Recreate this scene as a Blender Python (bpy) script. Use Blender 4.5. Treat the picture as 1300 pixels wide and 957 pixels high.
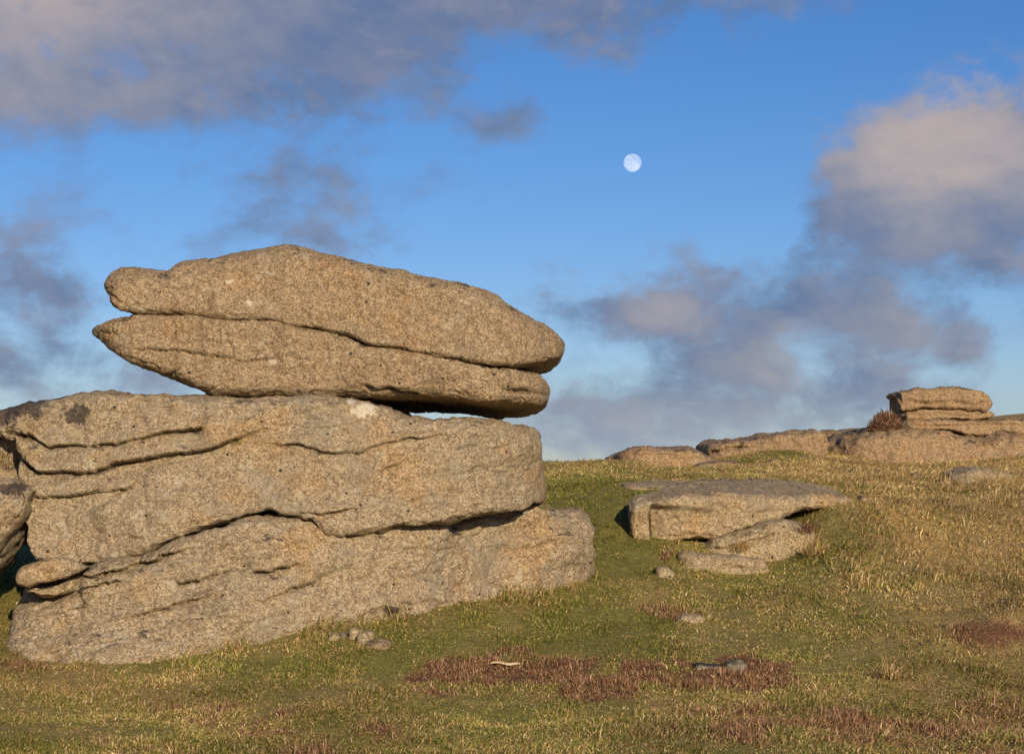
import bpy, math
import numpy as np
from mathutils import Vector

scene = bpy.context.scene
for o in list(bpy.data.objects):
    bpy.data.objects.remove(o)
R = math.radians

# ------------------------------------------------------------------ camera
F_PX, CX, CY, HORIZON = 2534.0, 650.0, 478.5, 610.0
CAM_Z = 1.6
PITCH = math.atan((HORIZON - CY) / F_PX)
cam_data = bpy.data.cameras.new('camera')
cam_data.sensor_width = 36.0
cam_data.lens = 36.0 * F_PX / 1300.0
cam_data.clip_end = 60000.0
cam_data.clip_start = 0.1
cam = bpy.data.objects.new('camera', cam_data)
scene.collection.objects.link(cam)
cam.location = (0, 0, CAM_Z)
cam.rotation_euler = (R(90) + PITCH, 0, 0)
scene.camera = cam

# ------------------------------------------------------------------ light: low evening sun behind the camera, to the right
SUN_EL, SUN_AZ = R(19.0), R(163.0)         # azimuth clockwise from the view axis (+Y)
sun_dir = Vector((math.sin(SUN_AZ) * math.cos(SUN_EL), math.cos(SUN_AZ) * math.cos(SUN_EL), math.sin(SUN_EL)))
sd = bpy.data.lights.new('sun', 'SUN')
sd.energy = 5.0
sd.angle = R(0.55)
sd.color = (1.0, 0.82, 0.585)
sun = bpy.data.objects.new('sun', sd)
scene.collection.objects.link(sun)
sun.location = (20, -20, 20)
sun.rotation_euler = sun_dir.to_track_quat('Z', 'Y').to_euler()

scene.view_settings.view_transform = 'Standard'
scene.view_settings.look = 'None'
scene.view_settings.exposure = 0.0
scene.view_settings.gamma = 1.0
scene.view_settings.use_curve_mapping = False
scene.cycles.max_bounces = 6
scene.cycles.transparent_max_bounces = 8


# ------------------------------------------------------------------ node helpers
class NT:
    def __init__(self, tree):
        self.t = tree
        tree.nodes.clear()

    def n(self, kind, **kw):
        nd = self.t.nodes.new(kind)
        for k, v in kw.items():
            setattr(nd, k, v)
        return nd

    def put(self, sock, v):
        if hasattr(v, 'is_linked'):
            self.t.links.new(v, sock)
        else:
            sock.default_value = v

    def math(self, op, a, b=0.0, c=0.0, clamp=False):
        nd = self.n('ShaderNodeMath', operation=op, use_clamp=clamp)
        for i, v in enumerate((a, b, c)):
            self.put(nd.inputs[i], v)
        return nd.outputs[0]

    def vec(self, op, a, b=(0, 0, 0)):
        nd = self.n('ShaderNodeVectorMath', operation=op)
        self.put(nd.inputs[0], a)
        self.put(nd.inputs[1], b)
        return nd.outputs['Value'] if op in ('DOT_PRODUCT', 'LENGTH') else nd.outputs[0]

    def noise(self, vec, scale, detail=4.0, rough=0.5, dist=0.0, out=0):
        nd = self.n('ShaderNodeTexNoise')
        self.put(nd.inputs['Vector'], vec)
        nd.inputs['Scale'].default_value = scale
        nd.inputs['Detail'].default_value = detail
        nd.inputs['Roughness'].default_value = rough
        nd.inputs['Distortion'].default_value = dist
        return nd.outputs[out]

    def voronoi(self, vec, scale, feature='F1', rnd=1.0):
        nd = self.n('ShaderNodeTexVoronoi', feature=feature)
        self.put(nd.inputs['Vector'], vec)
        nd.inputs['Scale'].default_value = scale
        nd.inputs['Randomness'].default_value = rnd
        return nd

    def smooth(self, v, a, b, lo=0.0, hi=1.0):
        nd = self.n('ShaderNodeMapRange', interpolation_type='SMOOTHSTEP')
        self.put(nd.inputs[0], v)
        for i, x in enumerate((a, b, lo, hi)):
            nd.inputs[i + 1].default_value = x
        return nd.outputs[0]

    def mix(self, f, a, b, mode='MIX'):
        nd = self.n('ShaderNodeMix', data_type='RGBA', blend_type=mode)
        self.put(nd.inputs[0], f)
        for i, v in ((6, a), (7, b)):
            if isinstance(v, tuple) and len(v) == 3:
                v = v + (1.0,)
            self.put(nd.inputs[i], v)
        return nd.outputs[2]

    def ramp(self, v, stops):
        nd = self.n('ShaderNodeValToRGB')
        cr = nd.color_ramp
        while len(cr.elements) < len(stops):
            cr.elements.new(0.5)
        for e, (p, c) in zip(cr.elements, stops):
            e.position = p
            e.color = tuple(c) + (1.0,)
        self.put(nd.inputs[0], v)
        return nd.outputs[0]

    def link(self, a, b):
        self.t.links.new(a, b)


# ------------------------------------------------------------------ world: blue evening sky with broken cloud
world = bpy.data.worlds.new('World')
scene.world = world
world.use_nodes = True
w = NT(world.node_tree)
sky = w.n('ShaderNodeTexSky', sky_type='NISHITA', sun_disc=False, sun_elevation=SUN_EL, sun_rotation=SUN_AZ,
          altitude=450.0, air_density=1.0, dust_density=0.5, ozone_density=4.0)
hsv = w.n('ShaderNodeHueSaturation')
hsv.inputs['Hue'].default_value = 0.5
hsv.inputs['Saturation'].default_value = 1.2
hsv.inputs['Value'].default_value = 1.0
w.link(sky.outputs[0], hsv.inputs['Color'])
tc = w.n('ShaderNodeTexCoord')
sep = w.n('ShaderNodeSeparateXYZ')
w.link(tc.outputs['Generated'], sep.inputs[0])
az = w.math('ARCTAN2', sep.outputs[0], sep.outputs[1])
el = w.math('ARCSINE', sep.outputs[2])
cu = w.math('MULTIPLY', az, 25.34)                 # azimuth and elevation in hundreds of photo pixels
cv = w.math('MULTIPLY', el, 25.34)
comb = w.n('ShaderNodeCombineXYZ')
w.put(comb.inputs[0], cu)
w.put(comb.inputs[1], cv)
uv = comb.outputs[0]
# ragged edges: the position is pushed about by noise before the cloud banks are looked up
warp = w.noise(w.vec('MULTIPLY', uv, (0.8, 1.2, 1)), 1.0, 7.0, 0.60, out=1)
warp = w.vec('SUBTRACT', warp, (0.5, 0.5, 0.5))
uvw = w.vec('ADD', uv, w.vec('MULTIPLY', warp, (2.0, 1.3, 0)))


def blob_sum(blobs, start):
    acc = start
    for (px, py, rx, ry, wt) in blobs:
        c = ((px - 650) / 100.0, (610 - py) / 100.0, 0)
        d = w.vec('MULTIPLY', w.vec('SUBTRACT', uvw, c), (100.0 / rx, 100.0 / ry, 0))
        g = w.math('EXPONENT', w.math('MULTIPLY', w.vec('DOT_PRODUCT', d, d), -1.0))
        acc = w.math('MULTIPLY_ADD', g, wt, acc)
    return acc


banks = [  # px, py, radius x, radius y, weight
    (60, 10, 330, 150, 0.75), (350, 40, 260, 100, 0.52), (600, 20, 330, 80, 0.56), (860, -10, 220, 60, 0.50),
    (60, 140, 190, 70, 0.34), (420, 135, 100, 60, 0.36), (620, 160, 60, 34, 0.50), (250, 160, 120, 45, 0.22),
    (400, 225, 100, 32, 0.42), (330, 275, 60, 50, 0.44), (450, 300, 90, 30, 0.46), (250, 310, 90, 30, 0.25),
    (15, 345, 75, 60, 0.62), (120, 365, 110, 30, 0.42), (150, 475, 190, 50, 0.48), (40, 440, 90, 50, 0.30),
    (1190, 235, 135, 95, 1.1), (1290, 235, 130, 105, 0.95), (1080, 285, 90, 50, 0.70), (1240, 60, 140, 45, -0.35),
    (750, 385, 100, 40, 0.62), (860, 390, 70, 42, 0.50), (960, 370, 110, 65, 0.42), (1160, 420, 130, 75, 0.62), (1020, 410, 100, 60, 0.32),
    (870, 480, 160, 65, 0.60), (750, 545, 150, 55, 0.52), (960, 540, 180, 45, 0.38), (1110, 505, 110, 35, 0.34),
    (330, 190, 170, 30, -0.15), (880, 215, 160, 100, -0.45), (620, 320, 110, 50, -0.25), (1275, 420, 25, 60, -0.2),
    (220, 415, 110, 25, -0.15), (1010, 80, 160, 70, -0.35),
]
fb = w.noise(w.vec('MULTIPLY', uv, (0.75, 1.05, 1)), 1.0, 9.0, 0.60, 0.2)
base = w.math('MULTIPLY_ADD', fb, 2.3, -1.24)
cover = blob_sum(banks, base)
alpha = w.smooth(cover, -0.05, 0.78, 0.0, 0.90)
# warm light on the tops and the sunward cloud, blue-grey elsewhere
warmth = blob_sum([(1215, 185, 170, 95, 0.78), (0, 10, 240, 140, 0.65), (850, 385, 60, 34, 0.35), (1000, 450, 60, 40, 0.25),
                   (1150, 430, 90, 50, 0.22), (870, 540, 160, 40, 0.3), (760, 350, 60, 20, 0.25)], 0.05)
fb2 = w.noise(w.vec('MULTIPLY', uv, (0.7, 1.1, 1)), 1.0, 6.0, 0.55)
warmth = w.math('ADD', warmth, w.math('MULTIPLY_ADD', fb2, 1.0, -0.48), clamp=True)
cloud = w.mix(warmth, (0.130, 0.185, 0.315), (0.55, 0.445, 0.38))
lit = w.noise(w.vec('ADD', w.vec('MULTIPLY', uv, (0.75, 1.05, 1)), (0.10, 0.16, 0)), 1.0, 9.0, 0.60, 0.2)
relief = w.math('SUBTRACT', fb, lit)                 # billows face the low sun with one side
cloud = w.mix(w.smooth(relief, 0.0, 0.18, 0.0, 0.18), cloud, (0.50, 0.44, 0.42))
cloud = w.mix(w.smooth(relief, 0.0, -0.18, 0.0, 0.24), cloud, (0.125, 0.165, 0.285))
cloud = w.mix(w.smooth(cv, 0.0, 1.6, 0.6, 0.0), cloud, (0.33, 0.42, 0.56))
skyc = w.vec('MULTIPLY', hsv.outputs[0], (0.083, 0.081, 0.099))
final = w.mix(alpha, skyc, cloud)
bg = w.n('ShaderNodeBackground')
w.link(final, bg.inputs[0])
bg.inputs[1].default_value = 1.0
wo = w.n('ShaderNodeOutputWorld')
w.link(bg.outputs[0], wo.inputs[0])

# ------------------------------------------------------------------ photo pixel -> direction; distance is given by the caller
FW = np.array((0, math.cos(PITCH), math.sin(PITCH)))
UP = np.array((0, -math.sin(PITCH), math.cos(PITCH)))


def at(px, py, Y):
    px, py, Y = np.broadcast_arrays(np.asarray(px, float), np.asarray(py, float), np.asarray(Y, float))
    ray = FW[None] * F_PX + np.stack([(px - CX).ravel(), 0 * px.ravel(), 0 * px.ravel()], 1) + UP[None] * (CY - py).ravel()[:, None]
    p = ray * (Y.ravel() / ray[:, 1])[:, None]
    p[:, 2] += CAM_Z
    return p.reshape(px.shape + (3,))


def to_px(x, y, z):
    z = z - CAM_Z
    d = y * FW[1] + z * FW[2]
    return CX + x / d * F_PX, CY - (y * UP[1] + z * UP[2]) / d * F_PX


# ------------------------------------------------------------------ numpy noise
_rng = np.random.default_rng(7)
_tab = _rng.random(65536).astype(np.float32)


def vnoise(x, y, z, seed=0):
    xi, yi, zi = np.floor(x).astype(np.int64), np.floor(y).astype(np.int64), np.floor(z).astype(np.int64)
    fx, fy, fz = x - xi, y - yi, z - zi
    fx, fy, fz = [f * f * f * (f * (f * 6 - 15) + 10) for f in (fx, fy, fz)]

    def h(a, b, c):
        k = (a * 73856093) ^ (b * 19349663) ^ (c * 83492791) ^ (seed * 2654435)
        k = (k ^ (k >> 13)) * 1274126177
        return _tab[(k ^ (k >> 16)) & 65535]
    r = 0
    for dx in (0, 1):
        for dy in (0, 1):
            for dz in (0, 1):
                r = r + h(xi + dx, yi + dy, zi + dz) * (fx if dx else 1 - fx) * (fy if dy else 1 - fy) * (fz if dz else 1 - fz)
    return r * 2 - 1


def fbm(x, y, z, octaves=3, seed=0, gain=0.5):
    a, s, r = 1.0, 1.0, 0
    for k in range(octaves):
        r = r + a * vnoise(x * s + 17.3 * k, y * s + 5.1 * k, z * s, seed + k)
        a *= gain
        s *= 2.03
    return r


def sstep(v, a, b):
    t = np.clip((v - a) / (b - a), 0, 1)
    return t * t * (3 - 2 * t)


# ------------------------------------------------------------------ the lie of the land
CTRL = [(-200, 957, 11.8), (0, 957, 11.8), (650, 957, 11.8), (1300, 957, 11.8), (1500, 957, 11.8),
        (-200, 867, 15.3), (0, 867, 15.3), (650, 867, 15.4), (1300, 867, 15.5), (1500, 867, 15.5),
        (60, 839, 16.8), (200, 834, 16.75), (300, 818, 16.9), (420, 794, 17.15), (500, 786, 17.4), (545, 768, 17.75), (620, 756, 18.2), (700, 752, 18.6), (748, 738, 19.1),
        (0, 800, 17.6), (0, 750, 18.8), (-200, 760, 18.6), (-200, 700, 21), (0, 700, 21), (300, 680, 22), (600, 690, 21.5),
        (0, 640, 26), (300, 640, 26), (0, 600, 36), (300, 600, 36), (0, 592, 60), (300, 592, 60), (0, 603, 100), (400, 606, 110),
        (850, 800, 17.0), (1050, 800, 17), (1300, 800, 17), (1500, 800, 17),
        (820, 740, 19.4), (1000, 740, 19.4), (1300, 740, 19.6), (1500, 740, 19.6),
        (815, 702, 20.6), (915, 735, 20.05), (1000, 714, 20.7), (1300, 700, 21.6), (1500, 700, 21.6),
        (772, 690, 20.9), (778, 660, 21.5), (786, 638, 22.0), (770, 625, 23.4), (800, 627, 22.9), (850, 625, 23.3), (690, 640, 24), (905, 607, 24.6), (1050, 649, 21.8), (1085, 644, 22.2), (1120, 642, 23.0), (1200, 655, 24.0), (1500, 655, 24.5),
        (720, 612, 30), (900, 618, 29.5), (1150, 622, 29.5), (1300, 620, 30), (1500, 620, 30),
        (700, 591, 38), (850, 597, 39), (1000, 598, 39), (1300, 598, 40), (1500, 598, 40),
        (700, 590, 46), (770, 586, 46), (850, 596, 45), (940, 592, 45), (1050, 592, 47), (1000, 573, 51.2), (1050, 580, 52.2), (960, 582, 49.5), (1300, 588, 47), (1500, 588, 47),
        (700, 597, 60), (860, 585, 54), (1000, 570, 55), (1060, 574, 55), (1100, 588, 52.4), (1170, 592, 52.4), (1240, 588, 52.4), (1300, 582, 52.4), (1500, 575, 54),
        (700, 603, 80), (900, 580, 72), (1100, 552, 72), (1300, 542, 72), (1500, 540, 72),
        (700, 608, 115), (950, 585, 105), (1150, 545, 100), (1290, 526, 98), (1500, 515, 100)]
_cp = np.array([np.r_[at(a, b, c)] for a, b, c in CTRL])


def _warp(x, y):
    yc = np.clip(y, 11.0, 118.0)
    return np.clip(x / yc, -0.36, 0.36) * 14.0, np.log(yc) * 5.0


def _tps(d2):
    return 0.5 * d2 * np.log(d2 + 1e-9)


_a, _b = _warp(_cp[:, 0], _cp[:, 1])
_n = len(_a)
_K = _tps((_a[:, None] - _a[None]) ** 2 + (_b[:, None] - _b[None]) ** 2) + np.eye(_n) * 0.006
_Q = np.stack([np.ones(_n), _a, _b], 1)
_sol = np.linalg.solve(np.block([[_K, _Q], [_Q.T, np.zeros((3, 3))]]), np.r_[_cp[:, 2], 0, 0, 0])


HUMMOCKS = []


def ground_z(x, y, rough=True):
    x, y = np.asarray(x, float), np.asarray(y, float)
    a, b = _warp(x, y)
    z = _sol[_n] + _sol[_n + 1] * a + _sol[_n + 2] * b
    for k in range(_n):
        z = z + _sol[k] * _tps((a - _a[k]) ** 2 + (b - _b[k]) ** 2)
    z = z - np.clip(y - 112, 0, None) * 0.07 - np.clip(np.abs(x) - 45, 0, None) * 0.05
    for bx, by, br, bh in HUMMOCKS:
        z = z + bh * np.exp(-((x - bx) ** 2 + ((y - by) * 1.6) ** 2) / br ** 2)
    z = np.where(z < -60, -60 + (z + 60) * 0.02, z)
    if rough:
        far = sstep(y, 20, 34)
        z = z + (0.030 + 0.012 * far) * fbm(x * 1.1, y * 1.1, 0 * x, 3, 3) + 0.012 * vnoise(x * 7, y * 7, 0 * x, 9)
    return z


def on_ground(px, py):
    """walk along the pixel's ray until it meets the ground"""
    Ys = np.concatenate([np.arange(10, 30, 0.02), np.arange(30, 120, 0.1)])
    P = at(px, py, Ys)
    below = P[:, 2] <= ground_z(P[:, 0], P[:, 1], False)
    i = int(np.argmax(below))
    return P[i]


_h = [(1272, 812, 0.34, 0.20), (1345, 800, 0.60, 0.34), (1205, 822, 0.20, 0.10), (1095, 872, 0.25, 0.10), (868, 792, 0.30, 0.07), (1030, 865, 0.3, 0.06), (1180, 690, 0.5, 0.10), (1240, 650, 0.6, 0.12), (1100, 700, 0.4, 0.07)]  # the mound centred past the right edge is added to cast shadow leftwards
HUMMOCKS.extend([(p[0], p[1], r, h) for p, r, h in [(on_ground(a, b), c, d) for a, b, c, d in _h]])

# ------------------------------------------------------------------ scene helpers
def tag(o, label=None, category=None, group=None, kind=None):
    for k, v in (('label', label), ('category', category), ('group', group), ('kind', kind)):
        if v:
            o[k] = v
    return o


def mesh_obj(name, co, faces, mat, parent=None, origin=None, smooth=True, colors=None, tris=None):
    """faces: (n,4) int array, tris: optional (m,3)"""
    co = np.asarray(co, np.float32).reshape(-1, 3)
    if origin is None:
        origin = np.array([(co[:, 0].min() + co[:, 0].max()) / 2, (co[:, 1].min() + co[:, 1].max()) / 2, co[:, 2].min()])
    co = co - np.asarray(origin, np.float32)
    me = bpy.data.meshes.new(name)
    nq = 0 if faces is None else len(faces)
    nt = 0 if tris is None else len(tris)
    loops = np.concatenate([np.asarray(faces, np.int32).ravel() if nq else np.zeros(0, np.int32),
                            np.asarray(tris, np.int32).ravel() if nt else np.zeros(0, np.int32)])
    starts = np.concatenate([np.arange(nq) * 4, nq * 4 + np.arange(nt) * 3]).astype(np.int32)
    me.vertices.add(len(co))
    me.vertices.foreach_set('co', co.ravel())
    me.loops.add(len(loops))
    me.loops.foreach_set('vertex_index', loops)
    me.polygons.add(nq + nt)
    me.polygons.foreach_set('loop_start', starts)
    me.polygons.foreach_set('use_smooth', np.full(nq + nt, smooth))
    if colors is not None:
        at_ = me.color_attributes.new('tone', 'FLOAT_COLOR', 'POINT')
        c4 = np.ones((len(co), 4), np.float32)
        c4[:, :3] = colors
        at_.data.foreach_set('color', c4.ravel())
    me.update(calc_edges=True)
    me.validate()
    me.materials.append(mat)
    o = bpy.data.objects.new(name, me)
    scene.collection.objects.link(o)
    if parent is not None:
        o.parent = parent
        o.location = Vector(origin) - parent.location
    else:
        o.location = Vector(origin)
    return o


# ------------------------------------------------------------------ materials
def granite(name, tint=(1, 1, 1), lichen=0.35, dark=0.25, grain=1.0, crust=(), bleach=()):
    """crust / bleach: (centre, radius) of black and of white lichen patches"""
    m = bpy.data.materials.new(name)
    m.use_nodes = True
    t = NT(m.node_tree)
    g = t.n('ShaderNodeNewGeometry')
    pos = g.outputs['Position']
    # crystals
    jig = t.vec('ADD', pos, t.vec('MULTIPLY', t.noise(pos, 60.0, 2.0, out=1), (0.016, 0.016, 0.016)))
    v1 = t.voronoi(jig, 82.0 * grain)
    v2 = t.voronoi(jig, 150.0 * grain)
    s1 = t.n('ShaderNodeSeparateColor')
    t.link(v1.outputs['Color'], s1.inputs[0])
    s2 = t.n('ShaderNodeSeparateColor')
    t.link(v2.outputs['Color'], s2.inputs[0])
    val = t.math('ADD', t.math('MULTIPLY', s1.outputs[0], 0.62), t.math('MULTIPLY', s2.outputs[0], 0.38))
    mid = t.noise(pos, 16.0, 4.0, 0.6)
    val = t.math('ADD', val, t.math('MULTIPLY_ADD', mid, 0.5, -0.25))
    col = t.ramp(val, [(0.06, (0.088, 0.064, 0.040)), (0.24, (0.200, 0.148, 0.090)), (0.46, (0.290, 0.222, 0.138)),
                       (0.68, (0.380, 0.302, 0.195)), (0.92, (0.53, 0.455, 0.325))])
    # broad weathering: ochre, grey-green crust, brown iron stain
    big = t.noise(pos, 1.7, 5.0, 0.6, 0.3)
    col = t.mix(t.smooth(big, 0.50, 0.68, 0.0, 0.55), col, (1.12, 0.92, 0.66), 'MULTIPLY')
    big2 = t.noise(t.vec('ADD', pos, (13.1, 4.7, 2.2)), 2.6, 6.0, 0.62, 0.2)
    grey = t.mix(0.65, col, (0.235, 0.215, 0.165))
    col = t.mix(t.smooth(big2, 0.50, 0.66, 0.0, lichen), col, grey)
    big3 = t.noise(t.vec('ADD', pos, (-7.1, 9.7, 5.2)), 4.2, 6.0, 0.65, 0.4)
    pale = t.mix(0.5, col, (0.56, 0.50, 0.37))
    col = t.mix(t.smooth(big3, 0.60, 0.72, 0.0, 0.8), col, pale)
    # rain streaks down the faces, bleached grey-green crusts
    streak = t.noise(t.vec('MULTIPLY', pos, (5.0, 5.0, 0.7)), 1.0, 6.0, 0.62, 0.5)
    col = t.mix(t.smooth(streak, 0.54, 0.70, 0.0, 0.55), col, t.mix(1.0, col, (0.60, 0.57, 0.54), 'MULTIPLY'))
    crusts = t.noise(t.vec('ADD', pos, (21.0, -3.0, 6.0)), 9.0, 7.0, 0.7, 0.8)
    col = t.mix(t.smooth(crusts, 0.57, 0.66, 0.0, 0.65), col, (0.45, 0.425, 0.33))
    col = t.mix(t.smooth(crusts, 0.40, 0.31, 0.0, 0.6), col, (0.135, 0.105, 0.070))
    # black crustose lichen, mainly on upward faces; also the painted dark of small pits
    sepn = t.n('ShaderNodeSeparateXYZ')
    t.link(g.outputs['Normal'], sepn.inputs[0])
    blk = t.noise(t.vec('ADD', pos, (3.3, -2.1, 8.8)), 5.0, 8.0, 0.7, 0.6)
    upf = t.smooth(sepn.outputs[2], 0.25, 0.75, 0.0, 0.16)
    blk = t.math('ADD', blk, upf)
    pit = t.voronoi(pos, 7.0)
    ps = t.n('ShaderNodeSeparateColor')
    t.link(pit.outputs['Color'], ps.inputs[0])
    pit_shade = t.math('MULTIPLY', t.smooth(pit.outputs['Distance'], 0.13, 0.07), t.smooth(ps.outputs[0], 0.62, 0.66))  # shade inside tiny weathering pits, put into the colour
    col = t.mix(pit_shade, col, (0.035, 0.030, 0.026))
    col = t.mix(t.smooth(blk, 0.72 - 0.10 * dark, 0.78 - 0.06 * dark, 0.0, 0.85), col, (0.055, 0.046, 0.042))
    ragged = t.vec('SUBTRACT', t.noise(pos, 11.0, 6.0, 0.75, out=1), (0.5, 0.5, 0.5))
    for spots, tone in ((crust, (0.050, 0.040, 0.038)), (bleach, (0.60, 0.56, 0.46))):
        for c, r in spots:
            off = t.vec('ADD', t.vec('SUBTRACT', pos, tuple(float(q) for q in c)), t.vec('MULTIPLY', ragged, (3.2 * r,) * 3))
            dd = t.vec('LENGTH', t.vec('MULTIPLY', off, (0.8, 0.35, 1.25)))
            col = t.mix(t.smooth(dd, r * 0.70, r * 1.0, 0.85, 0.0), col, tone)
    col = t.mix(1.0, col, tint, 'MULTIPLY')
    bs = t.n('ShaderNodeBsdfPrincipled')
    t.link(col, bs.inputs['Base Color'])
    bs.inputs['Roughness'].default_value = 0.88
    bs.inputs['Specular IOR Level'].default_value = 0.25
    h = t.math('ADD', t.math('MULTIPLY', s1.outputs[1], 0.5), t.math('MULTIPLY', v1.outputs['Distance'], -0.6))
    h = t.math('ADD', h, t.math('MULTIPLY', t.noise(pos, 90.0, 3.0, 0.6), 0.9))
    h = t.math('ADD', h, t.math('MULTIPLY', mid, 1.3))
    bp = t.n('ShaderNodeBump')
    bp.inputs['Strength'].default_value = 0.8
    bp.inputs['Distance'].default_value = 0.011
    t.link(h, bp.inputs['Height'])
    t.link(bp.outputs[0], bs.inputs['Normal'])
    out = t.n('ShaderNodeOutputMaterial')
    t.link(bs.outputs[0], out.inputs[0])
    return m


def blade_mat(name, trans=0.25):
    m = bpy.data.materials.new(name)
    m.use_nodes = True
    t = NT(m.node_tree)
    a = t.n('ShaderNodeVertexColor')
    a.layer_name = 'tone'
    d = t.n('ShaderNodeBsdfDiffuse')
    t.link(a.outputs[0], d.inputs[0])
    tr = t.n('ShaderNodeBsdfTranslucent')
    t.link(a.outputs[0], tr.inputs[0])
    mx = t.n('ShaderNodeMixShader')
    mx.inputs[0].default_value = trans
    t.link(d.outputs[0], mx.inputs[1])
    t.link(tr.outputs[0], mx.inputs[2])
    out = t.n('ShaderNodeOutputMaterial')
    t.link(mx.outputs[0], out.inputs[0])
    return m


def turf_mat():
    m = bpy.data.materials.new('turf')
    m.use_nodes = True
    t = NT(m.node_tree)
    a = t.n('ShaderNodeVertexColor')
    a.layer_name = 'tone'
    g = t.n('ShaderNodeNewGeometry')
    n1 = t.noise(g.outputs['Position'], 45.0, 5.0, 0.65)
    n2 = t.noise(g.outputs['Position'], 9.0, 5.0, 0.6)
    f = t.math('ADD', t.math('MULTIPLY', n1, 0.9), t.math('MULTIPLY', n2, 0.7))
    stretched = t.vec('MULTIPLY', g.outputs['Position'], (1.0, 0.6, 1.0))
    fine = t.noise(stretched, 130.0, 4.0, 0.7, 0.8)
    thatch = t.mix(t.smooth(fine, 0.50, 0.66, 0.0, 0.75), a.outputs[0], t.mix(1.0, a.outputs[0], (2.3, 2.0, 1.9), 'MULTIPLY'))
    thatch = t.mix(t.smooth(fine, 0.46, 0.34, 0.0, 0.7), thatch, (0.035, 0.032, 0.012))
    c = t.mix(1.0, thatch, t.ramp(f, [(0.4, (0.45, 0.42, 0.4)), (0.8, (1.0, 1.0, 1.0)), (1.1, (1.5, 1.45, 1.35))]), 'MULTIPLY')
    bs = t.n('ShaderNodeBsdfPrincipled')
    t.link(c, bs.inputs['Base Color'])
    bs.inputs['Roughness'].default_value = 0.95
    bs.inputs['Specular IOR Level'].default_value = 0.1
    bp = t.n('ShaderNodeBump')
    bp.inputs['Strength'].default_value = 0.9
    bp.inputs['Distance'].default_value = 0.05
    t.link(f, bp.inputs['Height'])
    t.link(bp.outputs[0], bs.inputs['Normal'])
    out = t.n('ShaderNodeOutputMaterial')
    t.link(bs.outputs[0], out.inputs[0])
    return m


def simple_mat(name, c1, c2, scale=20.0):
    m = bpy.data.materials.new(name)
    m.use_nodes = True
    t = NT(m.node_tree)
    g = t.n('ShaderNodeNewGeometry')
    n1 = t.noise(g.outputs['Position'], scale, 4.0, 0.6)
    bs = t.n('ShaderNodeBsdfPrincipled')
    t.link(t.mix(t.smooth(n1, 0.35, 0.65), c1, c2), bs.inputs['Base Color'])
    bs.inputs['Roughness'].default_value = 0.85
    out = t.n('ShaderNodeOutputMaterial')
    t.link(bs.outputs[0], out.inputs[0])
    return m


M_CAP = granite('granite_capstone', (0.95, 0.875, 0.79), 0.40, 0.0, bleach=[(at(291, 356, 17.75), 0.045), (at(318, 383, 17.72), 0.04), (at(345, 460, 17.75), 0.045), (at(383, 325, 17.8), 0.03)])
M_TOR = granite('granite_outcrop', (1.03, 1.01, 0.97), 0.75, 0.0, crust=[(at(40, 512, 17.9), 0.24), (at(0, 520, 17.9), 0.26), (at(98, 526, 17.55), 0.12), (at(27, 614, 17.05), 0.10), (at(8, 622, 17.0), 0.10), (at(70, 505, 18.0), 0.16), (at(498, 776, 17.3), 0.07)], bleach=[(at(462, 521, 17.6), 0.10), (at(445, 511, 17.6), 0.05), (at(410, 690, 17.0), 0.05)])
M_SLAB = granite('granite_slab', (1.10, 1.06, 0.98), 0.5, -1.0)
M_FAR = granite('granite_far', (0.95, 0.82, 0.70), 0.35, 0.3, 0.6)
M_PALE = granite('granite_stone', (1.15, 1.12, 1.02), 0.4, 0.2)
M_DARK = granite('granite_dark_stone', (0.62, 0.66, 0.72), 0.8, 1.3)
M_BLADE = blade_mat('grass_blade', 0.25)
M_HEATH = blade_mat('heather_sprig', 0.08)
M_TURF = turf_mat()


# ------------------------------------------------------------------ ground sheet
def regional(px, py, x, y):
    """how green, straw-coloured and rusty the moor is at a spot (weights 0..1)"""
    n1 = fbm(x * 0.55, y * 0.45, 0 * x, 4, 21)
    n2 = fbm(x * 1.7, y * 1.2, 0 * x, 4, 31)
    n3 = fbm(x * 4.0, y * 3.0, 0 * x, 3, 41)
    straw = 0.43 + 0.44 * sstep(px, 930, 1180) * sstep(py, 830, 740) + 0.25 * sstep(py, 625, 600) + 0.20 * sstep(px, 1150, 1300) * sstep(py, 820, 850)
    straw = straw + 0.16 * n1 + 0.22 * n2 + 0.15 * n3

    def blob(cx, cy, rx, ry):
        return np.exp(-((px - cx) / rx) ** 2 - ((py - cy) / ry) ** 2)
    green = 1.2 * blob(785, 680, 50, 70) + 0.9 * blob(720, 630, 60, 30) + 0.7 * blob(700, 800, 220, 40) + 1.2 * blob(1000, 573, 45, 9) \
        + 0.6 * blob(1050, 770, 130, 30) + 0.7 * blob(10, 760, 20, 50) + 0.5 * blob(330, 845, 200, 14) + 0.5 * blob(770, 715, 25, 20)
    straw = straw - 0.60 * green
    band = sstep(px, 480, 560) * sstep(px, 1060, 960)
    rust = (1.08 + 0.40 * n3) * band * sstep(py + 10 * n3 + 6 * n2, 828, 846) * sstep(py + 16 * n2, 892, 868) + 0.9 * blob(850, 783, 42, 13) + 1.2 * blob(1270, 803, 55, 14) + 0.7 * blob(1055, 820, 28, 8) \
        + 0.6 * blob(40, 850, 60, 12) + 0.55 * blob(480, 818, 26, 12) + 0.6 * blob(915, 685, 22, 16) * 0 + 0.6 * blob(1020, 660, 16, 14) \
        + 0.45 * blob(830, 605, 30, 5) + 0.6 * blob(960, 825, 60, 12) + 0.65 * blob(845, 707, 14, 8) + 0.50 * sstep(py, 880, 900) * sstep(n1, -0.2, 0.5)
    rust = rust + 0.28 * n2 + 0.22 * n3 - 0.12
    return np.clip(straw, 0, 1), np.clip(green, 0, 1), np.clip(rust, 0, 1)


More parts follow.
